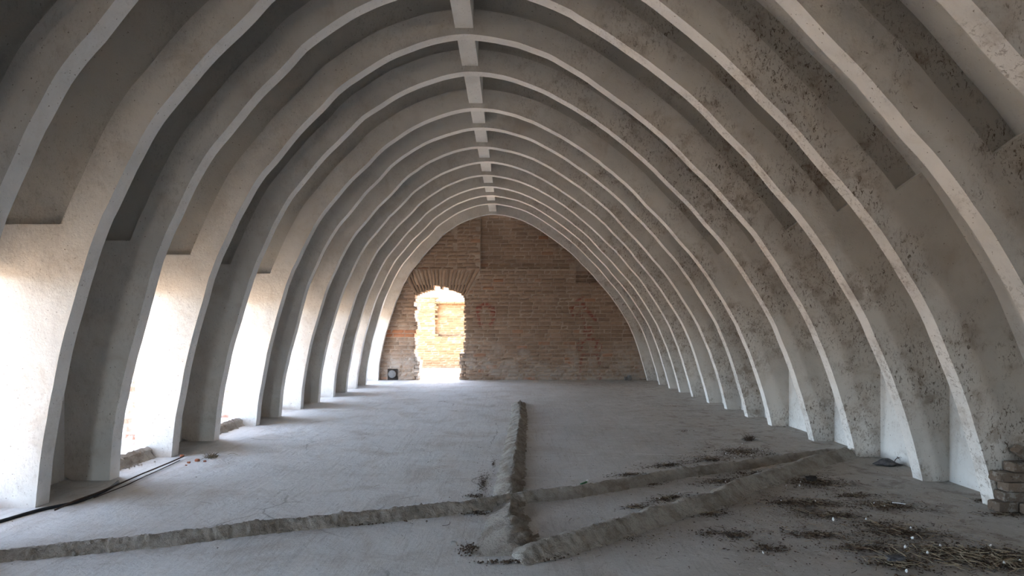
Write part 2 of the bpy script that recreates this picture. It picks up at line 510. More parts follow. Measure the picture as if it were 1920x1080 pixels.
# unseen end of the hall behind the camera, gateway added for fill light
GW, GH = 0.6, 2.1
bm = bmesh.new()
box(bm, X_LEFT-WT, -GW, Y_BACK-0.3, Y_BACK, -0.1, 4.6)
box(bm, GW, X_RIGHT+0.4, Y_BACK-0.3, Y_BACK, -0.1, 4.6)
box(bm, -GW, GW, Y_BACK-0.3, Y_BACK, GH, 4.6)
link('wall_back', bm_mesh(bm, 'wall_back'), M_wall, kind='structure')
ld = bpy.data.lights.new('fill_opening_portal', 'AREA'); ld.shape = 'RECTANGLE'
ld.size = 2*GW; ld.size_y = GH; ld.cycles.is_portal = True
lo = bpy.data.objects.new('fill_opening_portal', ld); lo['kind'] = 'helper'
lo.location = (0, Y_BACK-0.32, GH/2); lo.rotation_euler = (PI/2, 0, 0)
col.objects.link(lo)

# ------------------------------------------------------------------ floor and the ground outside
bm = bmesh.new()
nx, ny = 120, 360
grid = []
for j in range(ny+1):
    y = Y_BACK + (Y_END+0.42-Y_BACK)*j/ny
    row = []
    for i in range(nx+1):
        x = -3.34 + 6.62*i/nx
        z = 0.007*nz(x*0.9, y*0.9, 3) + 0.004*nz(x*3, y*3, 8)
        row.append(bm.verts.new((x, y, z)))
    grid.append(row)
for j in range(ny):
    for i in range(nx):
        bm.faces.new((grid[j][i], grid[j][i+1], grid[j+1][i+1], grid[j+1][i]))
link('floor', bm_mesh(bm, 'floor', smooth=True), M_floor, kind='structure')
def floor_z(x, y):
    return 0.007*nz(x*0.9, y*0.9, 3) + 0.004*nz(x*3, y*3, 8)
bm = bmesh.new()
vv = [bm.verts.new(c) for c in ((-60,-40,-0.03),(60,-40,-0.03),(60,60,-0.03),(-60,60,-0.03))]
bm.faces.new(vv)
link('ground', bm_mesh(bm, 'ground'), M_ground, kind='structure')

# ------------------------------------------------------------------ end wall of real bricks
def seg_d(p, a, b):
    ap = (p[0]-a[0], p[1]-a[1]); ab = (b[0]-a[0], b[1]-a[1])
    t = max(0, min(1, (ap[0]*ab[0]+ap[1]*ab[1])/((ab[0]**2+ab[1]**2) or 1)))
    return math.hypot(ap[0]-ab[0]*t, ap[1]-ab[1]*t)
def g(cx, cy):       # crop pixels of the graffiti study -> wall coordinates
    X = 860 + cx/5.053; Y = 540 + cy/5.053
    return ((X-959)/507.0*W, (620-Y)/507.0*W + EYE)
STROKES = []
def stroke(pts, w):
    q = [g(*p) for p in pts]
    for a, b in zip(q, q[1:]): STROKES.append((a, b, w))
stroke([(205,350),(185,290),(165,230),(180,175),(240,150),(310,165),(340,210),(335,280),(295,350)], 0.035)
stroke([(185,230),(215,180),(260,165),(310,195),(315,250)], 0.016)
stroke([(1085,260),(1080,200),(1110,160),(1150,175),(1165,220),(1130,250),(1090,255)], 0.018)
stroke([(1185,150),(1250,240),(1300,290)], 0.045)
stroke([(1235,230),(1290,270),(1310,310)], 0.03)
stroke([(1165,250),(1200,300),(1210,380),(1205,430),(1240,455),(1275,430),(1270,375),(1215,370)], 0.016)
stroke([(1190,410),(1280,410)], 0.014)
stroke([(1150,500),(1130,540),(1140,590),(1170,590),(1185,540),(1165,500),(1150,500)], 0.016)
stroke([(1320,520),(1310,580),(1340,610),(1365,570),(1350,520)], 0.016)
stroke([(1165,520),(1250,480),(1340,510)], 0.02)
stroke([(1170,630),(1350,630)], 0.022)
stroke([(1185,640),(1160,700),(1155,780),(1150,860)], 0.022)
stroke([(1325,640),(1345,720),(1350,860)], 0.02)
stroke([(1120,120),(1180,90)], 0.03)
def paint_at(x, z):
    best = 0.0
    for a, b, w in STROKES:
        d = seg_d((x, z), a, b)
        if d < w: best = max(best, 1.0 if d < w*0.6 else 1-(d-w*0.6)/(w*0.4))
    return best

class BrickMesh:
    def __init__(s):
        s.v, s.f, s.tone, s.paint, s.orange = [], [], [], [], []
    def brick(s, x0, x1, z0, z1, yf, yb, rnd, paint=False, orange=0.0, quad=None, step=0.045, rough=0.004):
        """front face subdivided and worn; sides run back to yb"""
        nxx = max(1, int(round((x1-x0)/step))) if quad is None else 2
        nzz = 2 if quad is None else 6
        base = len(s.v); t = rnd.random()
        sd = rnd.uniform(0, 100)
        for j in range(nzz+1):
            for i in range(nxx+1):
                u, w = i/nxx, j/nzz
                if quad is None:
                    x, z = x0+(x1-x0)*u, z0+(z1-z0)*w
                else:
                    (a, b, c, d) = quad
                    xa = a[0]+(b[0]-a[0])*u, a[1]+(b[1]-a[1])*u
                    xb = d[0]+(c[0]-d[0])*u, d[1]+(c[1]-d[1])*u
                    x, z = xa[0]+(xb[0]-xa[0])*w, xa[1]+(xb[1]-xa[1])*w
                y = yf + rough*1.6*nz(x*9, z*16, sd)
                edge = (i in (0, nxx)) or (j in (0, nzz))
                if edge:
                    y += 0.007 + rnd.uniform(0, 0.006)
                    x += rnd.uniform(-rough, rough); z += rnd.uniform(-rough, rough)*0.8
                s.v.append((x, y, z)); s.tone.append(t); s.orange.append(orange)
                s.paint.append(paint_at(x, z) if paint else 0.0)
        W1 = nxx+1
        for j in range(nzz):
            for i in range(nxx):
                a = base+j*W1+i
                s.f.append((a, a+1, a+W1+1, a+W1))
        ring = [base+i for i in range(nxx+1)] + [base+j*W1+nxx for j in range(1, nzz+1)] + [base+nzz*W1+i for i in range(nxx-1, -1, -1)] + [base+j*W1 for j in range(nzz-1, 0, -1)]
        b2 = len(s.v)
        for r in ring:
            p = s.v[r]; s.v.append((p[0], yb, p[2])); s.tone.append(t); s.orange.append(orange); s.paint.append(0.0)
        m = len(ring)
        for i in range(m):
            s.f.append((ring[i], b2+i, b2+(i+1) % m, ring[(i+1) % m]))
    def build(s, name):
        me = bpy.data.meshes.new(name)
        me.from_pydata(s.v, [], s.f)
        for nm, dat in (('tone', s.tone), ('paint', s.paint), ('orange', s.orange)):
            at = me.attributes.new(nm, 'FLOAT', 'POINT')
            at.data.foreach_set('value', dat)
        me.update()
        return me

def wx(x): return (x-959)/507.0*W
def wz(y): return (620-y)/507.0*W + EYE
D_L0, D_R0 = wx(779), wx(868.5)
def door_left(z):
    return D_L0 + (0.06 if z < 0.45 else 0.0) + max(0, (0.35-z))*0.12
def door_right(z):
    return D_R0 - (0.10 if z < 0.62 else 0.0) - max(0, 0.3-z)*0.08
D_CX = (D_L0+D_R0)/2
SPR, CROWN, ARTOP = wz(553), wz(541.5), wz(503)
def intrados(x):
    u = (x-D_CX)/((D_R0-D_L0)/2)
    return SPR + (CROWN-SPR)*max(0, 1-u*u)
FC = (D_CX+0.02, wz(640))
def fan_x(z, ang): return FC[0] + (z-FC[1])*math.tan(ang)
A_MAX = math.radians(29)
def recess(x, z):
    if z > ARTOP+0.01:
        if wx(856) < x < wx(900): return 0.0
        return 0.035 if x <= wx(856) else 0.12
    if x > wx(1081) and z > wz(531): return 0.09
    return 0.0
rnd = random.Random(5)
BM = BrickMesh()
CH = 0.0885
r = 0
z = -0.01
while z < 3.85:
    zt = z+CH-0.015
    x = -3.35 + rnd.uniform(-0.25, 0)
    while x < 3.3:
        L = rnd.choice((0.27, 0.29, 0.25, 0.28, 0.14))*rnd.uniform(0.95, 1.05)
        x0, x1 = x, x+L-0.014
        x += L
        zc = (z+zt)/2
        # cut at the recess lines
        for cut in ((wx(856), ARTOP), (wx(900), ARTOP), (wx(1081), wz(531))):
            if zc > cut[1] and x0 < cut[0] < x1:
                if cut[0]-x0 > x1-cut[0]: x1 = cut[0]-0.003; x = cut[0]
                else: x0 = cut[0]+0.003
        pieces = [(x0, x1, 0.13)]
        if zc < ARTOP-0.01 and x1 > -2.9 and x0 < 0:
            if zc < SPR-0.02:
                l, rr_ = door_left(zc), door_right(zc)
                jl = l + rnd.uniform(-0.05, 0.028); jr = rr_ + rnd.uniform(-0.012, 0.025)
            else:
                l = fan_x(zc, -A_MAX)-0.02; rr_ = fan_x(zc, A_MAX)+0.02
                jl, jr = l, rr_
            pieces = []
            if x0 < l: pieces.append((x0, min(x1, jl) if x1 > l-0.10 else x1, 0.4 if x1 > l-0.12 else 0.13))
            if x1 > rr_: pieces.append((max(x0, jr) if x0 < rr_+0.08 else x0, x1, 0.4 if x0 < rr_+0.12 else 0.13))
        for (a, b, dp) in pieces:
            if b-a < 0.03: continue
            rc = recess((a+b)/2, zc)
            org = 0.0
            if (a+b)/2 < wx(776) and 0.98 < zc < 1.16: org = 0.75
            elif rnd.random() < 0.035: org = rnd.uniform(0.2, 0.6)
            BM.brick(a, b, z, zt+rnd.uniform(-0.003, 0.003), Y_END+rc+rnd.uniform(-0.007, 0.006), Y_END+max(dp, rc+0.1), rnd, True, org)
    z += CH
    r += 1
# flat arch of upright bricks over the doorway
NV = 19
for i in range(NV):
    a0 = -A_MAX + 2*A_MAX*i/NV; a1 = -A_MAX + 2*A_MAX*(i+1)/NV
    am = (a0+a1)/2
    a0 += 0.006; a1 -= 0.006
    zi = intrados(fan_x((SPR+CROWN)/2, am)) if abs(fan_x(SPR, am)-D_CX) < (D_R0-D_L0)/2 else SPR - 0.05
    fx = fan_x(CROWN, am)
    if wx(813) < fx < wx(823): zi = wz(534.5)
    elif wx(826) < fx < wx(836): zi = wz(537.5)
    zi += rnd.uniform(-0.006, 0.01)
    q = ((fan_x(zi, a0), zi), (fan_x(zi, a1), zi), (fan_x(ARTOP-0.01, a1), ARTOP-0.01), (fan_x(ARTOP-0.01, a0), ARTOP-0.01))
    BM.brick(0, 0, 0, 0, Y_END+rnd.uniform(-0.004, 0.008), Y_END+0.4, rnd, True, 0.0, quad=q)
me = BM.build('wall_end')
bm = bmesh.new(); bm.from_mesh(me)
vals = {n: bm.verts.layers.float[n] for n in ('tone',)}
y0 = Y_END+0.014
box(bm, -3.4, D_L0-0.06, y0, Y_END+0.38, -0.1, ARTOP, 1)
box(bm, D_R0+0.05, 3.3, y0, Y_END+0.38, -0.1, wz(531), 1)
box(bm, D_R0+0.4, wx(1081)-0.004, y0, Y_END+0.38, wz(531), ARTOP, 1)
box(bm, wx(1081)-0.004, 3.3, y0+0.09, Y_END+0.38, wz(531), 4.0, 1)
box(bm, D_L0-0.15, D_R0+0.41, y0, Y_END+0.38, CROWN+0.10, ARTOP, 1)
box(bm, -3.4, wx(856), y0+0.035, Y_END+0.38, ARTOP, 4.0, 1)
box(bm, wx(856), wx(900), y0, Y_END+0.38, ARTOP, 4.0, 1)
box(bm, wx(900), wx(1081)-0.004, y0+0.12, Y_END+0.38, ARTOP, 4.0, 1)
bm.to_mesh(me); bm.free()
link('wall_end', me, [M_brick, M_joint], kind='structure')
ld = bpy.data.lights.new('door_portal', 'AREA'); ld.shape = 'RECTANGLE'
ld.size = D_R0-D_L0+0.1; ld.size_y = CROWN; ld.cycles.is_portal = True
lo = bpy.data.objects.new('door_portal', ld); lo['kind'] = 'helper'
lo.location = (D_CX, Y_END+0.42, CROWN/2); lo.rotation_euler = (-PI/2, 0, 0)
col.objects.link(lo)

# pipe end in the wall foot left of the doorway
pe = bpy.data.objects.new('drain_pipe', None); col.objects.link(pe)
pe.location = (wx(733.5), Y_END, wz(702))
pe['label'] = 'round grey pipe end in the foot of the end wall left of the doorway'; pe['category'] = 'pipe'
def disc(bm, cx, cz, y0, y1, r, n=24, jit=0):
    a = [bm.verts.new((cx+r*math.cos(2*PI*k/n)*(1+jit*nz(k*.8)), y0, cz+r*math.sin(2*PI*k/n)*(1+jit*nz(k*.8)))) for k in range(n)]
    b = [bm.verts.new((v.co.x, y1, v.co.z)) for v in a]
    bm.faces.new(a); bm.faces.new(b[::-1])
    for k in range(n): bm.faces.new((a[k], b[k], b[(k+1) % n], a[(k+1) % n]))
bm = bmesh.new(); disc(bm, wx(733.5), wz(702), Y_END-0.05, Y_END+0.1, 0.088, jit=0.03)
o = link('pipe', bm_mesh(bm, 'pipe'), M_pipe, parent=pe, loc=pe.location); bevel_mod(o, 0.01, 2)
bm = bmesh.new(); box(bm, wx(724.5), wx(743), Y_END-0.014, Y_END+0.1, 0.0, wz(692.5))  # flat dark block standing in for the shade inside the hole
link('niche_shade_block', bm_mesh(bm, 'niche_shade_block'), M_dark, parent=pe, loc=pe.location)

# ------------------------------------------------------------------ brick boundary wall beyond the doorway
YB = depth(368)
def bx_(x): return (x-959)/368.0*W
def bz_(y): return (620-y)/368.0*W + EYE
rnd = random.Random(11)
BM = BrickMesh()
z = -0.05
while z < 2.3:
    zt = z+0.071-0.012
    x = -7.0 - rnd.uniform(0, 0.2)
    while x < 2.4:
        L = rnd.uniform(0.20, 0.25)
        x0, x1 = x, x+L-0.012; x += L
        zc = (z+zt)/2; xc = (x0+x1)/2
        if zc > (bz_(557) if xc < bx_(815) else bz_(563)) + 0.02*nz(xc*3): continue
        rec = 0.16 if (xc > bx_(815) and zc > bz_(632) and zc < bz_(568)) else 0.0
        BM.brick(x0, x1, z, zt, YB+rec+rnd.uniform(-0.008, 0.006), YB+0.3, rnd, False, step=0.12)
    z += 0.071
me = BM.build('boundary_wall')
bm = bmesh.new(); bm.from_mesh(me)
box(bm, -7, bx_(815), YB+0.012, YB+0.4, -0.1, bz_(558), 1)
box(bm, bx_(815), 2.4, YB+0.172, YB+0.4, -0.1, bz_(564), 1)
box(bm, bx_(815), 2.4, YB+0.012, YB+0.2, -0.1, bz_(632), 1)
bm.to_mesh(me); bm.free()
link('boundary_wall', me, [M_brick_out, M_joint_out], label='sunlit tan brick wall seen outside through the doorway', cat='brick wall')

# ------------------------------------------------------------------ ridge beam
bm = bmesh.new()
xb = -0.0688*W
zb = max(p.z for p in INNER) + 0.0095*W
rb = random.Random(3)
prev = None
N = 90
for i in range(N+1):
    y = -1.2 + (RY[13]+0.02+1.2)*i/N
    w = 0.080 + 0.003*nz(y*2.3, 1)
    v = [bm.verts.new((xb-w, y, zb+0.003*nz(y*3, 4))), bm.verts.new((xb+w, y, zb+0.003*nz(y*3, 9))), bm.verts.new((xb+w, y, zb+0.62)), bm.verts.new((xb-w, y, zb+0.62))]
    if prev:
        for a in range(4): bm.faces.new((prev[a], prev[(a+1) % 4], v[(a+1) % 4], v[a]))
    else: bm.faces.new(v)
    prev = v
bm.faces.new(prev[::-1])
link('ridge_beam', bm_mesh(bm, 'ridge_beam'), M_beam, label='pale square ridge beam running lengthwise along the crown of the vault', cat='beam')

# ------------------------------------------------------------------ mortar ridges on the floor
def ridge(name, pts, width, height, label, seed, n=160, skew=0.0, rough=1.0, endw=None):
    pts = resample([Vector((p.x, p.y, 0)) for p in pts], n)
    bm = bmesh.new(); rows = []
    prof = [(-1.15, -0.02), (-1.0, 0.06), (-0.85, 0.22), (-0.65, 0.45), (-0.42, 0.66), (-0.2, 0.84), (0.0, 0.97), (0.12, 1.0), (0.24, 0.96), (0.36, 0.80), (0.48, 0.62), (0.60, 0.44), (0.72, 0.28), (0.84, 0.15), (0.95, 0.05), (1.06, -0.02)]
    for i, p in enumerate(pts):
        t = (pts[min(i+1, n-1)]-pts[max(i-1, 0)]).normalized()
        u = Vector((t.y, -t.x, 0))
        s = i/(n-1)
        e = min(1, s*22, (1-s)*22)**0.5
        w = (width(s) if callable(width) else width)
        h = (height(s) if callable(height) else height)*max(e, 0.02)
        row = []
        for (a, b) in prof:
            rt = 1.0 if a > 0.1 else 0.35
            aa = a + 0.10*rough*nz(i*0.12, a, seed) + (0.16*rough*rt*nz(i*0.55, a*1.5, seed+4) if abs(a) > .3 else 0)
            q = p + u*(aa*w)
            zz = floor_z(q.x, q.y)
            hh = b*h*(1+0.25*rough*nz(i*0.10, a, seed+2)) + (rt*0.014*rough*nz(i*0.5, a*6, seed+7) + rt*0.010*rough*nz(i*1.1, a*11, seed+11) if 0.04 < b else 0)
            hh = max(hh, -0.004)
            row.append(bm.verts.new((q.x, q.y, zz + (hh if b > 0 else -0.014))))
        rows.append(row)
    for i in range(n-1):
        for k in range(len(prof)-1):
            bm.faces.new((rows[i][k], rows[i][k+1], rows[i+1][k+1], rows[i+1][k]))
    bm.faces.new(rows[0]); bm.faces.new(rows[-1][::-1])
    me = bm_mesh(bm, name, smooth=True)
    c = pts[n//2]
    return link(name, me, M_ridge, label=label, cat='mortar ridge', group='rough mortar ridges across the floor', loc=(c.x, c.y, 0))

cen = [px(960, 1042), px(952, 1005), px(952, 960), px(954, 925), px(960, 880), px(967, 830), px(973, 785), px(972, 756)]
ridge('mortar_ridge', cen, lambda s: 0.102+0.08*max(0, 1-s*9), lambda s: 0.042+0.02*s, 'straight rough mortar ridge running lengthwise down the middle of the floor', 3, n=420, rough=1.6)
back = [px(-60, 1048), px(0, 1043), px(97, 1035), px(222, 1023), px(333, 1013), px(500, 993), px(594, 984), px(744, 969), px(853, 957), px(931, 946), px(985, 936),
        px(1076, 926), px(1164, 911), px(1261, 893), px(1340, 882), px(1423, 870), px(1526, 854), px(1588, 847)]
ridge('mortar_ridge', back, lambda s: 0.085, lambda s: 0.042+0.018*math.sin(s*PI), 'long thin mortar ridge slanting across the whole floor from the left picture edge', 17, n=520, rough=1.0)
front = [px(965, 1047), px(1000, 1040), px(1047, 1031), px(1109, 1011), px(1196, 983), px(1277, 958), px(1340, 942), px(1381, 918), px(1461, 893), px(1526, 871), px(1598, 851)]
ridge('mortar_ridge', front, lambda s: 0.105, lambda s: 0.074, 'shorter slanting mortar ridge from the near end of the middle ridge to the right wall', 29, n=340, rough=1.0)

# ------------------------------------------------------------------ broken sills and rubble by the left openings
def lump(name, cx, cy, cz, sx, sy, sz, seed, mat, sub=3, amp=0.35, **kw):
    bm = bmesh.new()
    bmesh.ops.create_icosphere(bm, subdivisions=sub, radius=1.0)
    for v in bm.verts:
        n = v.co.normalized()
        d = 1 + amp*nz(n.x*1.7+seed, n.y*1.7, n.z*1.7) + amp*0.4*nz(n.x*5+seed, n.y*5, n.z*5)
        c = n*d
        c = Vector((max(-.8, min(.8, c.x)), max(-.8, min(.8, c.y)), max(-.75, min(.75, c.z))))
        v.co = Vector((cx+c.x*sx, cy+c.y*sy, cz+c.z*sz))
    return link(name, bm_mesh(bm, name), mat, loc=(cx, cy, cz), **kw)

for (k, lab) in ((2, 'broken sill slab against the bright leg where the steel rods end'),
                 (4, 'smaller looking broken sill slab farther back, left of the next bright leg')):
    a, b = RY[k]+T+0.02, RY[k+1]-0.005
    bm = bmesh.new()
    nn = 34; rows = []
    for i in range(nn+1):
        y = a + (b-a)*i/nn
        xe = -3.15 + 0.05*nz(i*0.33, k) + 0.025*nz(i*0.9, k, 8)
        zt = 0.100+0.012*nz(i*0.4, k, 4)+0.006*nz(i*1.3, k, 2)
        row = [(X_LEFT-0.32, -0.01), (X_LEFT-0.32, zt), (X_LEFT, zt+0.006*nz(i, 9)), (xe-0.03, zt-0.004), (xe+0.012*nz(i*1.1, 3), zt*0.72), (xe+0.02+0.03*nz(i*0.8, 6), zt*0.3), (xe+0.05+0.03*nz(i*0.6, 13), -0.012)]
        rows.append([bm.verts.new((x, y, z_)) for x, z_ in row])
    for i in range(nn):
        for j in range(6):
            f = bm.faces.new((rows[i][j], rows[i][j+1], rows[i+1][j+1], rows[i+1][j]))
            f.material_index = 0 if j < 3 else 1
    bm.faces.new(rows[0]); bm.faces.new(rows[-1][::-1])
    link('broken_sill', bm_mesh(bm, 'broken_sill'), [M_wall, M_rubble], label=lab, cat='sill', group='broken sills of the left openings', loc=(X_LEFT, (a+b)/2, 0))

def scatter(name, spots, mats, label, seed, parts, flat=0.5):
    """loose stuff: tiny curled flakes, twigs and grains lying on the floor"""
    rn = random.Random(seed)
    bm = bmesh.new()
    for (cx, cy, rx, ry, n, ang) in spots:
        for _ in range(int(n*1.35)):
            a = rn.uniform(0, 2*PI); rr = abs(rn.gauss(0, 0.62))*rn.choice((0.6, 1, 1, 1.35))
            dx, dy = rr*rx*math.cos(a), rr*ry*math.sin(a)
            x = cx + dx*math.cos(ang)-dy*math.sin(ang); y = cy + dx*math.sin(ang)+dy*math.cos(ang)
            if x > X_RIGHT-0.03: continue
            zf = floor_z(x, y)+0.002
            kind = rn.choices(range(len(parts)), [p[1] for p in parts])[0]
            typ, _, size, mi = parts[kind]
            s = size*rn.uniform(0.5, 1.5); th = rn.uniform(0, 2*PI)
            c, sn = math.cos(th), math.sin(th)
            if typ == 'flake':
                pts = []
                m = 6
                h = [rn.uniform(0, 1)*s*0.5 for _ in range(m)]
                ctr = bm.verts.new((x, y, zf+s*0.1))
                for q in range(m):
                    b = 2*PI*q/m; lx, ly = s*math.cos(b), s*0.55*math.sin(b)
                    pts.append(bm.verts.new((x+lx*c-ly*sn, y+lx*sn+ly*c, zf+h[q])))
                for q in range(m):
                    f = bm.faces.new((ctr, pts[q], pts[(q+1) % m])); f.material_index = mi
            elif typ == 'twig':
                L = s; w = 0.0009+s*0.008
                hz_ = rn.uniform(0.0, 0.35)*L; bend = rn.uniform(-0.3, 0.3)*L
                rws = []
                for q in range(4):
                    u = q/3-0.5; lx = u*L; ly = bend*(0.25-u*u)*2
                    X_, Y_ = x+lx*c-ly*sn, y+lx*sn+ly*c
                    Z_ = zf+0.002+hz_*(0.5+u)*0.6
                    rws.append([bm.verts.new((X_+sn*w, Y_-c*w, Z_)), bm.verts.new((X_-sn*w, Y_+c*w, Z_)), bm.verts.new((X_, Y_, Z_+w*1.6))])
                for q in range(3):
                    for e in range(3):
                        f = bm.faces.new((rws[q][e], rws[q][(e+1) % 3], rws[q+1][(e+1) % 3], rws[q+1][e])); f.material_index = mi
            else:
                vs_ = []
                for dd in ((1,0,0),(-1,0,0),(0,1,0),(0,-1,0),(0,0,1),(0,0,-0.4)):
                    vs_.append(bm.verts.new((x+dd[0]*s*rn.uniform(.6,1.1), y+dd[1]*s*rn.uniform(.6,1.1), zf+s*0.3+dd[2]*s*0.7)))
                for t3 in ((0,2,4),(2,1,4),(1,3,4),(3,0,4),(2,0,5),(1,2,5),(3,1,5),(0,3,5)):
                    f = bm.faces.new([vs_[q] for q in t3]); f.material_index = mi
    c0 = spots[0]
    return link(name, bm_mesh(bm, name), mats, label=label, cat='litter', kind='stuff', loc=(c0[0], c0[1], 0))

def sp(x, y, wpx, hpx, n, ang=0.0):
    """an elliptic patch given by its centre and half-extent in the photograph, n pieces"""
    p = px(x, y); q = px(x+wpx, y); r1 = px(x, y-hpx)
    return (p.x, p.y, abs(q.x-p.x), abs(r1.y-p.y), n, ang)
LEAF = [('flake', 6, 0.008, 0), ('twig', 2, 0.035, 0), ('grain', 4, 0.005, 0), ('twig', 0.5, 0.05, 1), ('grain', 0.5, 0.004, 2)]
LM = [M_litter, M_straw, M_grit]
scatter('leaf_litter', [sp(1390, 848, 75, 11, 700, 0), sp(1330, 862, 60, 7, 380, 0.3), sp(1250, 873, 55, 5, 260, 0.4), sp(1180, 890, 40, 3, 140, 0.4)], LM,
        'dark leaf litter heaped behind the long slanting mortar ridge on the right', 1, LEAF)
scatter('leaf_litter', [sp(1420, 890, 60, 8, 500, 0.3), sp(1350, 903, 50, 6, 300, 0.4), sp(1250, 935, 50, 5, 320, 0.5), sp(1190, 950, 30, 4, 130, .5), sp(1225, 908, 30, 4, 60, 0.2)], LM,
        'dark leaf litter lying between the two slanting mortar ridges', 2, LEAF)
scatter('leaf_litter', [sp(1530, 905, 70, 12, 900, 0), sp(1600, 930, 45, 5, 260), sp(1480, 945, 60, 7, 300)], LM,
        'oval patch of leaf litter in front of the right leg nearest the slanting ridges', 3, LEAF)
scatter('leaf_litter', [sp(1520, 945, 70, 10, 500), sp(1660, 948, 60, 10, 650), sp(1560, 968, 70, 8, 350), sp(1340, 950, 40, 6, 140), sp(1330, 965, 45, 8, 160)], LM,
        'flat spread of leaf litter in the middle of the right foreground', 4, LEAF)
scatter('leaf_litter', [sp(1690, 1000, 80, 12, 650), sp(1530, 1005, 70, 9, 300), sp(1640, 985, 60, 7, 200), sp(1375, 1005, 50, 12, 160), sp(1440, 1030, 60, 12, 130), sp(1330, 1000, 40, 8, 70), sp(1620, 1030, 90, 10, 300)], LM,
        'sparse leaf litter scattered along the lower right of the floor', 5, LEAF)
scatter('leaf_litter', [sp(1800, 1040, 110, 20, 1500), sp(1880, 1055, 80, 20, 800), sp(1690, 1058, 60, 12, 400), sp(1720, 1090, 70, 10, 250)], LM,
        'thick heap of leaf litter and straw in the bottom right corner', 6, [('flake', 6, 0.008, 0), ('twig', 3, 0.035, 0), ('grain', 4, 0.005, 0), ('twig', 1.6, 0.07, 1), ('grain', 0.5, 0.004, 2)])
scatter('leaf_litter', [sp(905, 905, 14, 22, 330, 0), sp(925, 870, 6, 18, 90, 0), sp(890, 930, 30, 5, 130, 0)], LM,
        'dark crumbs beside the left flank of the middle ridge', 7, [('flake', 4, 0.006, 0), ('twig', 1, 0.02, 0), ('grain', 6, 0.004, 0), ('grain', 1, 0.004, 2)])
scatter('gravel_crumbs', [sp(890, 962, 26, 4, 170, 0), sp(878, 1030, 14, 11, 210, 0), sp(960, 1054, 70, 3, 260, 0.1), sp(1040, 1045, 40, 4, 90, .2), sp(640, 985, 130, 3, 110, .1)], [M_litter, M_grit],
        'dark and pale crumbs around the near end of the middle ridge', 8, [('grain', 6, 0.007, 0), ('grain', 3, 0.006, 1)])
scatter('rubble_crumbs', [sp(232, 876, 18, 6, 320, 0), sp(212, 872, 12, 5, 120)], [M_rubble, M_grit],
        'pale rubble crumbs on the floor in front of the first broken sill', 9, [('grain', 6, 0.010, 0), ('grain', 4, 0.009, 1)])
scatter('floor_dust', [sp(1500, 960, 330, 80, 1600), sp(900, 840, 500, 60, 260), sp(1180, 1010, 180, 35, 200), sp(1650, 1020, 260, 50, 350)], [M_litter, M_straw, M_grit],
        'thinly scattered specks of dry leaf and grit over the floor', 10, [('flake', 3, 0.005, 0), ('grain', 5, 0.0035, 0), ('twig', 1, 0.03, 1), ('grain', 1, 0.004, 2)])
scatter('leaf_litter', [sp(1790, 868, 40, 4, 160, 0.2), sp(1845, 940, 20, 4, 100, 0), sp(1885, 965, 50, 5, 220), sp(1750, 870, 30, 4, 50), sp(1420, 868, 20, 3, 30), sp(1470, 800, 30, 4, 30), sp(1262, 762, 25, 3, 40), sp(1285, 809, 16, 2, 35), sp(1100, 722, 60, 2, 80)], LM,
        'small dark tufts of litter along the foot of the right wall', 12, LEAF)

# dry tufts
def tuft(label, c, r, h, n, seed, mat, cat='dry tuft'):
    rn = random.Random(seed); bm = bmesh.new()
    for _ in range(n):
        a = rn.uniform(0, 2*PI); rr = rn.uniform(0, r)
        p = Vector((c.x+rr*math.cos(a), c.y+rr*math.sin(a), floor_z(c.x, c.y)+0.002))
        b = rn.uniform(0, 2*PI); L = rn.uniform(0.4, 1.3)*h
        d = Vector((math.cos(b), math.sin(b), rn.uniform(0.1, 1.5))).normalized()
        pts = [p, p+d*L*0.5+Vector((0, 0, 0.1*L)), p+d*L-Vector((0, 0, 0.25*L*rn.random()))]
        pts[2].z = max(pts[2].z, p.z); 
        w = 0.0016
        prev = None
        for q in pts:
            v = [bm.verts.new(q+Vector((w, 0, 0))), bm.verts.new(q+Vector((-w*0.5, w, 0))), bm.verts.new(q+Vector((-w*0.5, -w, w)))]
            if prev:
                for e in range(3): bm.faces.new((prev[e], prev[(e+1) % 3], v[(e+1) % 3], v[e]))
            prev = v
    return link('dry_tuft', bm_mesh(bm, 'dry_tuft'), mat, label=label, cat=cat, loc=(c.x, c.y, 0))
tuft('dark tuft of dry twigs standing on the floor in front of the right wall', px(1405, 826), 0.045, 0.075, 130, 1, M_litter)
tuft('pale dry tuft of straw and grit behind the brick chips on the left floor', px(396, 858), 0.06, 0.05, 120, 2, M_straw)

# brick chips near the rod ends
for (x, y, s, lab) in ((370, 865, 0.016, 'larger brick chip of the pair between rod ends and dry tuft'), (354, 868.5, 0.011, 'reddish brick chip nearest the rod ends, on the bright floor'),
                       (384, 865.5, 0.009, 'small flat brick chip below the pale dry tuft'), (341, 856.5, 0.014, 'orange brick chip lying against the bright leg where the rods end'),
                       (349, 873, 0.006, 'tiniest brick chip, below the one nearest the rod ends')):
    p = px(x, y)
    lump('brick_chip', p.x, p.y, floor_z(p.x, p.y)+s*0.6, s*1.5, s*1.1, s, x, M_red, sub=2, amp=0.6, label=lab, cat='brick chip', group='brick chips by the rods')
# pale stones
for (x, y, s, lab) in ((1217, 703, 0.06, 'grey stone lump at the foot of the end wall on the right'), (1210, 706, 0.045, 'smaller stone leaning on the grey lump at the end wall foot')):
    p = px(x, 714)
    lump('stone', wx(x-36), Y_END-0.07, s*0.9, s*1.0, s*0.8, s*1.3, x, M_pipe, sub=2, amp=0.5, label=lab, cat='stone')
p = px(851, 1021)
lump('stone', p.x, p.y, 0.008, 0.022, 0.014, 0.012, 4, M_grit, sub=2, amp=0.6, label='pale flat pebble left of the near end of the middle ridge', cat='stone')

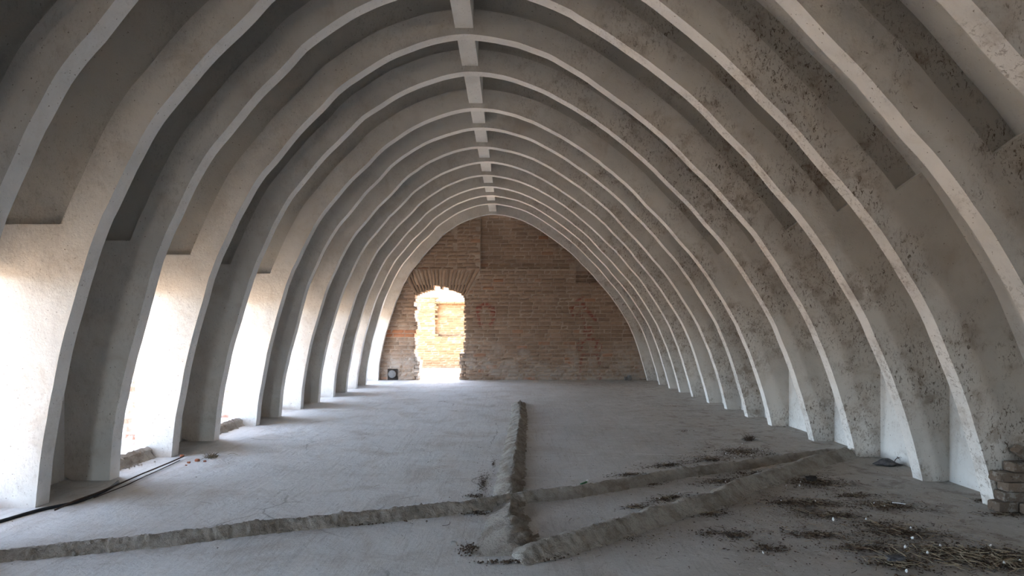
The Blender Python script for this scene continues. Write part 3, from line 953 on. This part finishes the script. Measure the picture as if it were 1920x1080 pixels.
# ------------------------------------------------------------------ hose and rods
def tubeobj(name, pix, rad, mat, label, cat, n=60, zo=0.0, wob=0.0, group=None):
    pts = [px(*q) for q in pix]
    pts = resample(pts, n)
    for p in pts: p.z = floor_z(p.x, p.y) + rad + zo
    o = link(name, bm_mesh(tube(pts, rad, 10, wob), name, smooth=True), mat, label=label, cat=cat, group=group, loc=tuple(pts[n//2]))
    return o
tubeobj('rubber_hose', [(-120, 1015), (-50, 995), (0, 981), (47, 967), (79, 958.5), (110, 952), (142, 945), (173, 934), (203, 920), (222, 906)], 0.0095, M_hose,
        'thick black hose coming in from the left edge past the first bright leg', 'hose', wob=0.1)
tubeobj('steel_rod', [(103, 963), (142, 945.5), (189, 928), (240, 906), (295, 882), (345, 860)], 0.0055, M_rust, 'long dark steel rod with its near end lying free beside the black hose', 'rod', zo=0.016, group='steel rods')
tubeobj('steel_rod', [(176, 936), (230, 915), (257, 902.5), (300, 882.5), (337, 864.5)], 0.0035, M_rust, 'thinner steel rod lying close beside the long one', 'rod', zo=0.004, group='steel rods')
tubeobj('bent_wire', [(829, 986.5), (836, 986), (842, 984), (844, 981), (843, 979)], 0.0012, M_rust, 'short hooked wire on the floor left of the middle ridge', 'wire', n=16, zo=0.001)
tubeobj('straw_stem', [(427, 852), (436, 850), (446, 853)], 0.0015, M_straw, 'single pale straw right of the dry tuft on the left floor', 'straw', n=12, zo=0.001)
tubeobj('plastic_sliver', [(1673, 945), (1685, 946), (1698, 948)], 0.003, M_white, 'thin white sliver lying on the litter left of the loose bricks', 'sliver', n=12, zo=0.01)
a = px(1090, 909); b = px(1101, 904)
o = tubeobj('bottle_shard', [(1089, 909), (1094, 907), (1100, 904.5)], 0.007, M_bottle, 'small green plastic scrap with a white tip behind the long slanting ridge', 'plastic scrap', n=8, zo=0.0)
bm = bmesh.new(); bmesh.ops.create_icosphere(bm, subdivisions=2, radius=0.010)
q = px(1101.5, 904)
for v in bm.verts: v.co += Vector((q.x, q.y, 0.010))
link('white_tip', bm_mesh(bm, 'white_tip'), M_white, parent=o, loc=tuple(o.location), label='white tip')

# ------------------------------------------------------------------ small white feathers
def at(cx, cy, ox, oy, s): return (ox+cx/s, oy+cy/s)
FE = []
for c in ((98,218),(285,215),(300,170),(485,115),(1027,330),(38,440),(515,445),(1315,465),(1472,505),(757,712),(1205,695),(1828,805)):
    FE.append((*at(*c, 1460, 880, 7.385), 0.010 if c != (757, 712) else 0.016))
for c in ((990,272),(1535,270),(840,348),(1700,465),(1880,435),(495,395),(595,545),(578,285),(655,180)):
    FE.append((*at(*c, 1600, 980, 6.0), 0.013))
for c in ((245,650),(385,685),(655,715),(238,790),(705,555),(930,595),(1180,600),(12,680),(425,415)):
    FE.append((*at(*c, 1360, 800, 13.5), 0.009))
for c in ((183,378),(372,318),(410,797)):
    FE.append((*at(*c, 1300, 780, 3.097), 0.010))
for c in ((710,968),(1225,662),(1143,524),(1335,628)):
    FE.append((*at(*c, 840, 720, 3.086), 0.009))
def feather_mesh():
    bm = bmesh.new(); rows = []
    prof = [(0, 0.15), (0.15, 0.55), (0.4, 0.8), (0.65, 0.7), (0.85, 0.4), (1.0, 0.08)]
    for (z_, r_) in prof:
        rows.append([bm.verts.new((r_*math.cos(2*PI*k/9)*(1+0.25*nz(k, z_*3)), r_*0.7*math.sin(2*PI*k/9), z_*1.5)) for k in range(9)])
    for i in range(len(rows)-1):
        for k in range(9): bm.faces.new((rows[i][k], rows[i][(k+1) % 9], rows[i+1][(k+1) % 9], rows[i+1][k]))
    bm.faces.new(rows[0]); bm.faces.new(rows[-1][::-1])
    return bm_mesh(bm, 'white_feather', smooth=True)
def where(x, y):
    p = px(x, y)
    def lr(): return 'right' if x > 1700 else 'left' if x < 1400 else 'middle'
    if y < 860 and x < 1500: return 'in the litter behind the long slanting ridge'
    return None
FO = []
fm = feather_mesh(); fm.materials.append(M_white)
rn = random.Random(77)
for i, (x, y, s) in enumerate(FE):
    p = px(x, y+2)
    o = bpy.data.objects.new('white_feather', fm)
    col.objects.link(o)
    o.location = (p.x, p.y, floor_z(p.x, p.y)+0.001)
    o.scale = (s*0.7, s*0.7, s)
    o.rotation_euler = (rn.uniform(-0.5, 0.5), rn.uniform(-0.5, 0.5), rn.uniform(0, 6))
    if y < 862: lab, gr = 'small white down feather on the litter behind the long slanting ridge', 'white feathers behind the long ridge'
    elif x < 1420: lab, gr = 'small white down feather beside the shorter slanting ridge', 'white feathers by the shorter ridge'
    elif y < 912: lab, gr = 'small white down feather on the oval litter patch before the right wall', 'white feathers on the oval patch'
    elif y < 990: lab, gr = 'small white down feather on the flat litter in the right foreground', 'white feathers in the right foreground'
    else: lab, gr = 'small white down feather on the heap in the bottom right corner', 'white feathers on the corner heap'
    if abs(s-0.016) < 1e-6: lab, gr = 'largest upright white down feather, standing alone on bare floor in the right foreground', 'white feathers in the right foreground'
    o['label'] = lab; o['group'] = gr; o['category'] = 'feather'
    FO.append((x, o))

ORD = ['leftmost', 'second from left', 'third from left', 'fourth from left', 'fifth from left', 'fifth from right', 'fourth from right', 'third from right', 'second from right', 'rightmost']
by = {}
for x, o in FO: by.setdefault(o['group'], []).append((x, o))
PLACE = {'white feathers behind the long ridge': 'on the litter behind the long slanting ridge', 'white feathers by the shorter ridge': 'beside the shorter slanting ridge',
         'white feathers on the oval patch': 'on the oval litter patch', 'white feathers in the right foreground': 'on the flat right foreground litter',
         'white feathers on the corner heap': 'in the bottom right corner heap'}
for gname, lst in by.items():
    lst = sorted([q for q in lst if 'largest' not in q[1]['label']], key=lambda q: q[0])
    n_ = len(lst)
    for i, (x, o) in enumerate(lst):
        w_ = ORD[i] if i < (n_+1)//2 else ORD[len(ORD)-(n_-i)]
        o['label'] = w_ + ' of the small white feathers ' + PLACE[gname]

# dark pebble-like lump in the oval litter patch, and one in the corner heap
p = px(1521, 902); lump('dark_lump', p.x, p.y, 0.02, 0.045, 0.03, 0.022, 3, M_dark, sub=3, amp=0.4, label='small blackish lump on top of the oval litter patch', cat='lump')
p = px(1680, 1054); lump('dark_lump', p.x, p.y, 0.016, 0.05, 0.03, 0.018, 6, M_feather, sub=3, amp=0.5, label='grey lump at the left end of the corner heap', cat='lump')

# ------------------------------------------------------------------ dead bird by the right wall
be = bpy.data.objects.new('dead_bird', None); col.objects.link(be)
bc = px(1683, 873); bc.x = 3.08
be.location = (bc.x, bc.y, 0)
be['label'] = 'small dark dead bird on its back beside the right wall, one foot up'; be['category'] = 'bird'
bm = bmesh.new()
rows = []
spine = [(-0.118, 0.016, 0.002, 0.004), (-0.100, 0.016, 0.012, 0.008), (-0.085, 0.018, 0.016, 0.014), (-0.068, 0.022, 0.020, 0.018), (-0.05, 0.026, 0.030, 0.024), (-0.02, 0.031, 0.038, 0.031),
         (0.015, 0.030, 0.037, 0.030), (0.045, 0.024, 0.028, 0.021), (0.07, 0.016, 0.020, 0.011), (0.10, 0.010, 0.018, 0.005), (0.125, 0.008, 0.015, 0.003)]
for (x, z_, ry, rz) in spine:
    rows.append([bm.verts.new((bc.x+x, bc.y+ry*math.cos(2*PI*k/14), max(0.002, z_+rz*math.sin(2*PI*k/14)*(1+0.1*nz(x*40, k))))) for k in range(14)])
for i in range(len(rows)-1):
    for k in range(14): bm.faces.new((rows[i][k], rows[i][(k+1) % 14], rows[i+1][(k+1) % 14], rows[i+1][k]))
bm.faces.new(rows[0]); bm.faces.new(rows[-1][::-1])
link('body', bm_mesh(bm, 'body', smooth=True), M_feather, parent=be, loc=tuple(be.location))
for (s0, zz) in ((-1, 0.02), (1, 0.024)):
    bm = bmesh.new()
    prev = None
    for i in range(7):
        u = i/6
        x = bc.x-0.05+0.12*u; y = bc.y+s0*(0.032+0.016*math.sin(PI*u)); w = 0.022*math.sin(PI*min(1, u*0.8+0.2))+0.003
        v = [bm.verts.new((x, y, zz+w*0.7)), bm.verts.new((x, y+s0*0.006, zz)), bm.verts.new((x, y, max(0.003, zz-w*0.8))), bm.verts.new((x, y-s0*0.008, zz))]
        if prev:
            for e in range(4): bm.faces.new((prev[e], prev[(e+1) % 4], v[(e+1) % 4], v[e]))
        else: bm.faces.new(v)
        prev = v
    bm.faces.new(prev[::-1])
    link('wing', bm_mesh(bm, 'wing', smooth=True), M_feather, parent=be, loc=tuple(be.location))
bm = bmesh.new()
def addtube(bm, pts, r):
    t = tube([Vector(p) for p in pts], r, 6)
    me_ = bpy.data.meshes.new('t'); t.to_mesh(me_); t.free(); bm.from_mesh(me_); bpy.data.meshes.remove(me_)
k0 = Vector((bc.x+0.06, bc.y-0.005, 0.035)); k1 = k0+Vector((0.025, 0, 0.03))
addtube(bm, [k0, k0+Vector((0.006, 0, 0.016)), k1], 0.0028)
for d in ((0.035, 0, 0.004), (0.03, 0.004, -0.012), (0.02, -0.004, -0.022), (-0.004, 0, 0.012)):
    dv = Vector(d)
    addtube(bm, [k1, k1+dv*0.6+Vector((0, 0, 0.004)), k1+dv], lambda u: 0.0024*(1-0.6*u))
link('foot', bm_mesh(bm, 'foot'), M_claw, parent=be, loc=tuple(be.location))

# ------------------------------------------------------------------ loose bricks at the right edge
def loose_brick(x0, x1, y0, y1, z0, z1, rot, label, seed, tone, tilt=0.0):
    bm = bmesh.new()
    box(bm, -(x1-x0)/2, (x1-x0)/2, -(y1-y0)/2, (y1-y0)/2, -(z1-z0)/2, (z1-z0)/2)
    bmesh.ops.subdivide_edges(bm, edges=bm.edges[:], cuts=5, use_grid_fill=True)
    for v in bm.verts:
        c = v.co
        edge = sum((abs(abs(c.x)-(x1-x0)/2) < 1e-5, abs(abs(c.y)-(y1-y0)/2) < 1e-5, abs(abs(c.z)-(z1-z0)/2) < 1e-5))
        k = 0.0022 if edge == 1 else 0.0045
        s = 1.0 - (0.02 if edge >= 2 else 0) - (0.05 if edge == 3 else 0)
        v.co = Vector((c.x*s+k*nz(c.y*30+seed, c.z*30), c.y*s+k*nz(c.x*30, c.z*30+seed), c.z*(s*0.5+0.5)+k*0.6*nz(c.x*30+seed, c.y*30)))
    me = bm_mesh(bm, 'loose_brick')
    at_ = me.attributes.new('tone', 'FLOAT', 'POINT')
    at_.data.foreach_set('value', [tone]*len(me.vertices))
    o = link('loose_brick', me, M_brick_loose, label=label, cat='brick', group='loose bricks stacked at the right edge')
    o.location = ((x0+x1)/2, (y0+y1)/2, (z0+z1)/2)
    o.rotation_euler = (0, tilt, rot)
    bevel_mod(o, 0.004, 2)
    return o
H = 0.059
YN = 3.455
loose_brick(2.950, 3.09, YN-0.005, YN+0.08, 0.004, 0.004+H, 0.10, 'bottom left loose brick of the stack, resting on the floor beside the white leg', 1, 0.5)
loose_brick(3.075, 3.215, YN-0.075, YN-0.005, 0.003, 0.003+H, 0.0, 'pale foremost loose brick on the floor at the right edge', 2, 1.0)
loose_brick(3.000, 3.205, YN-0.002, YN+0.083, 0.006+H, 0.005+2*H, -0.05, 'loose brick in the second course of the stack from the floor', 3, 0.4)
loose_brick(3.015, 3.21, YN+0.002, YN+0.083, 0.007+2*H, 0.005+3*H, 0.02, 'reddish loose brick in the middle course of the stack', 4, 0.9)
loose_brick(2.965, 3.205, YN+0.000, YN+0.085, 0.008+3*H, 0.006+4*H, -0.01, 'loose brick in the fourth course, jutting furthest left above the others', 5, 0.6)
loose_brick(3.050, 3.215, YN+0.002, YN+0.082, 0.009+4*H, 0.007+5*H, 0.03, 'loose brick in the top flat course, set back to the right', 6, 0.7)
loose_brick(3.085, 3.21, YN+0.00, YN+0.07, 0.030+5*H, 0.026+6*H, 0.0, 'broken brick lying tilted on top of the stack', 7, 0.8, tilt=0.60)
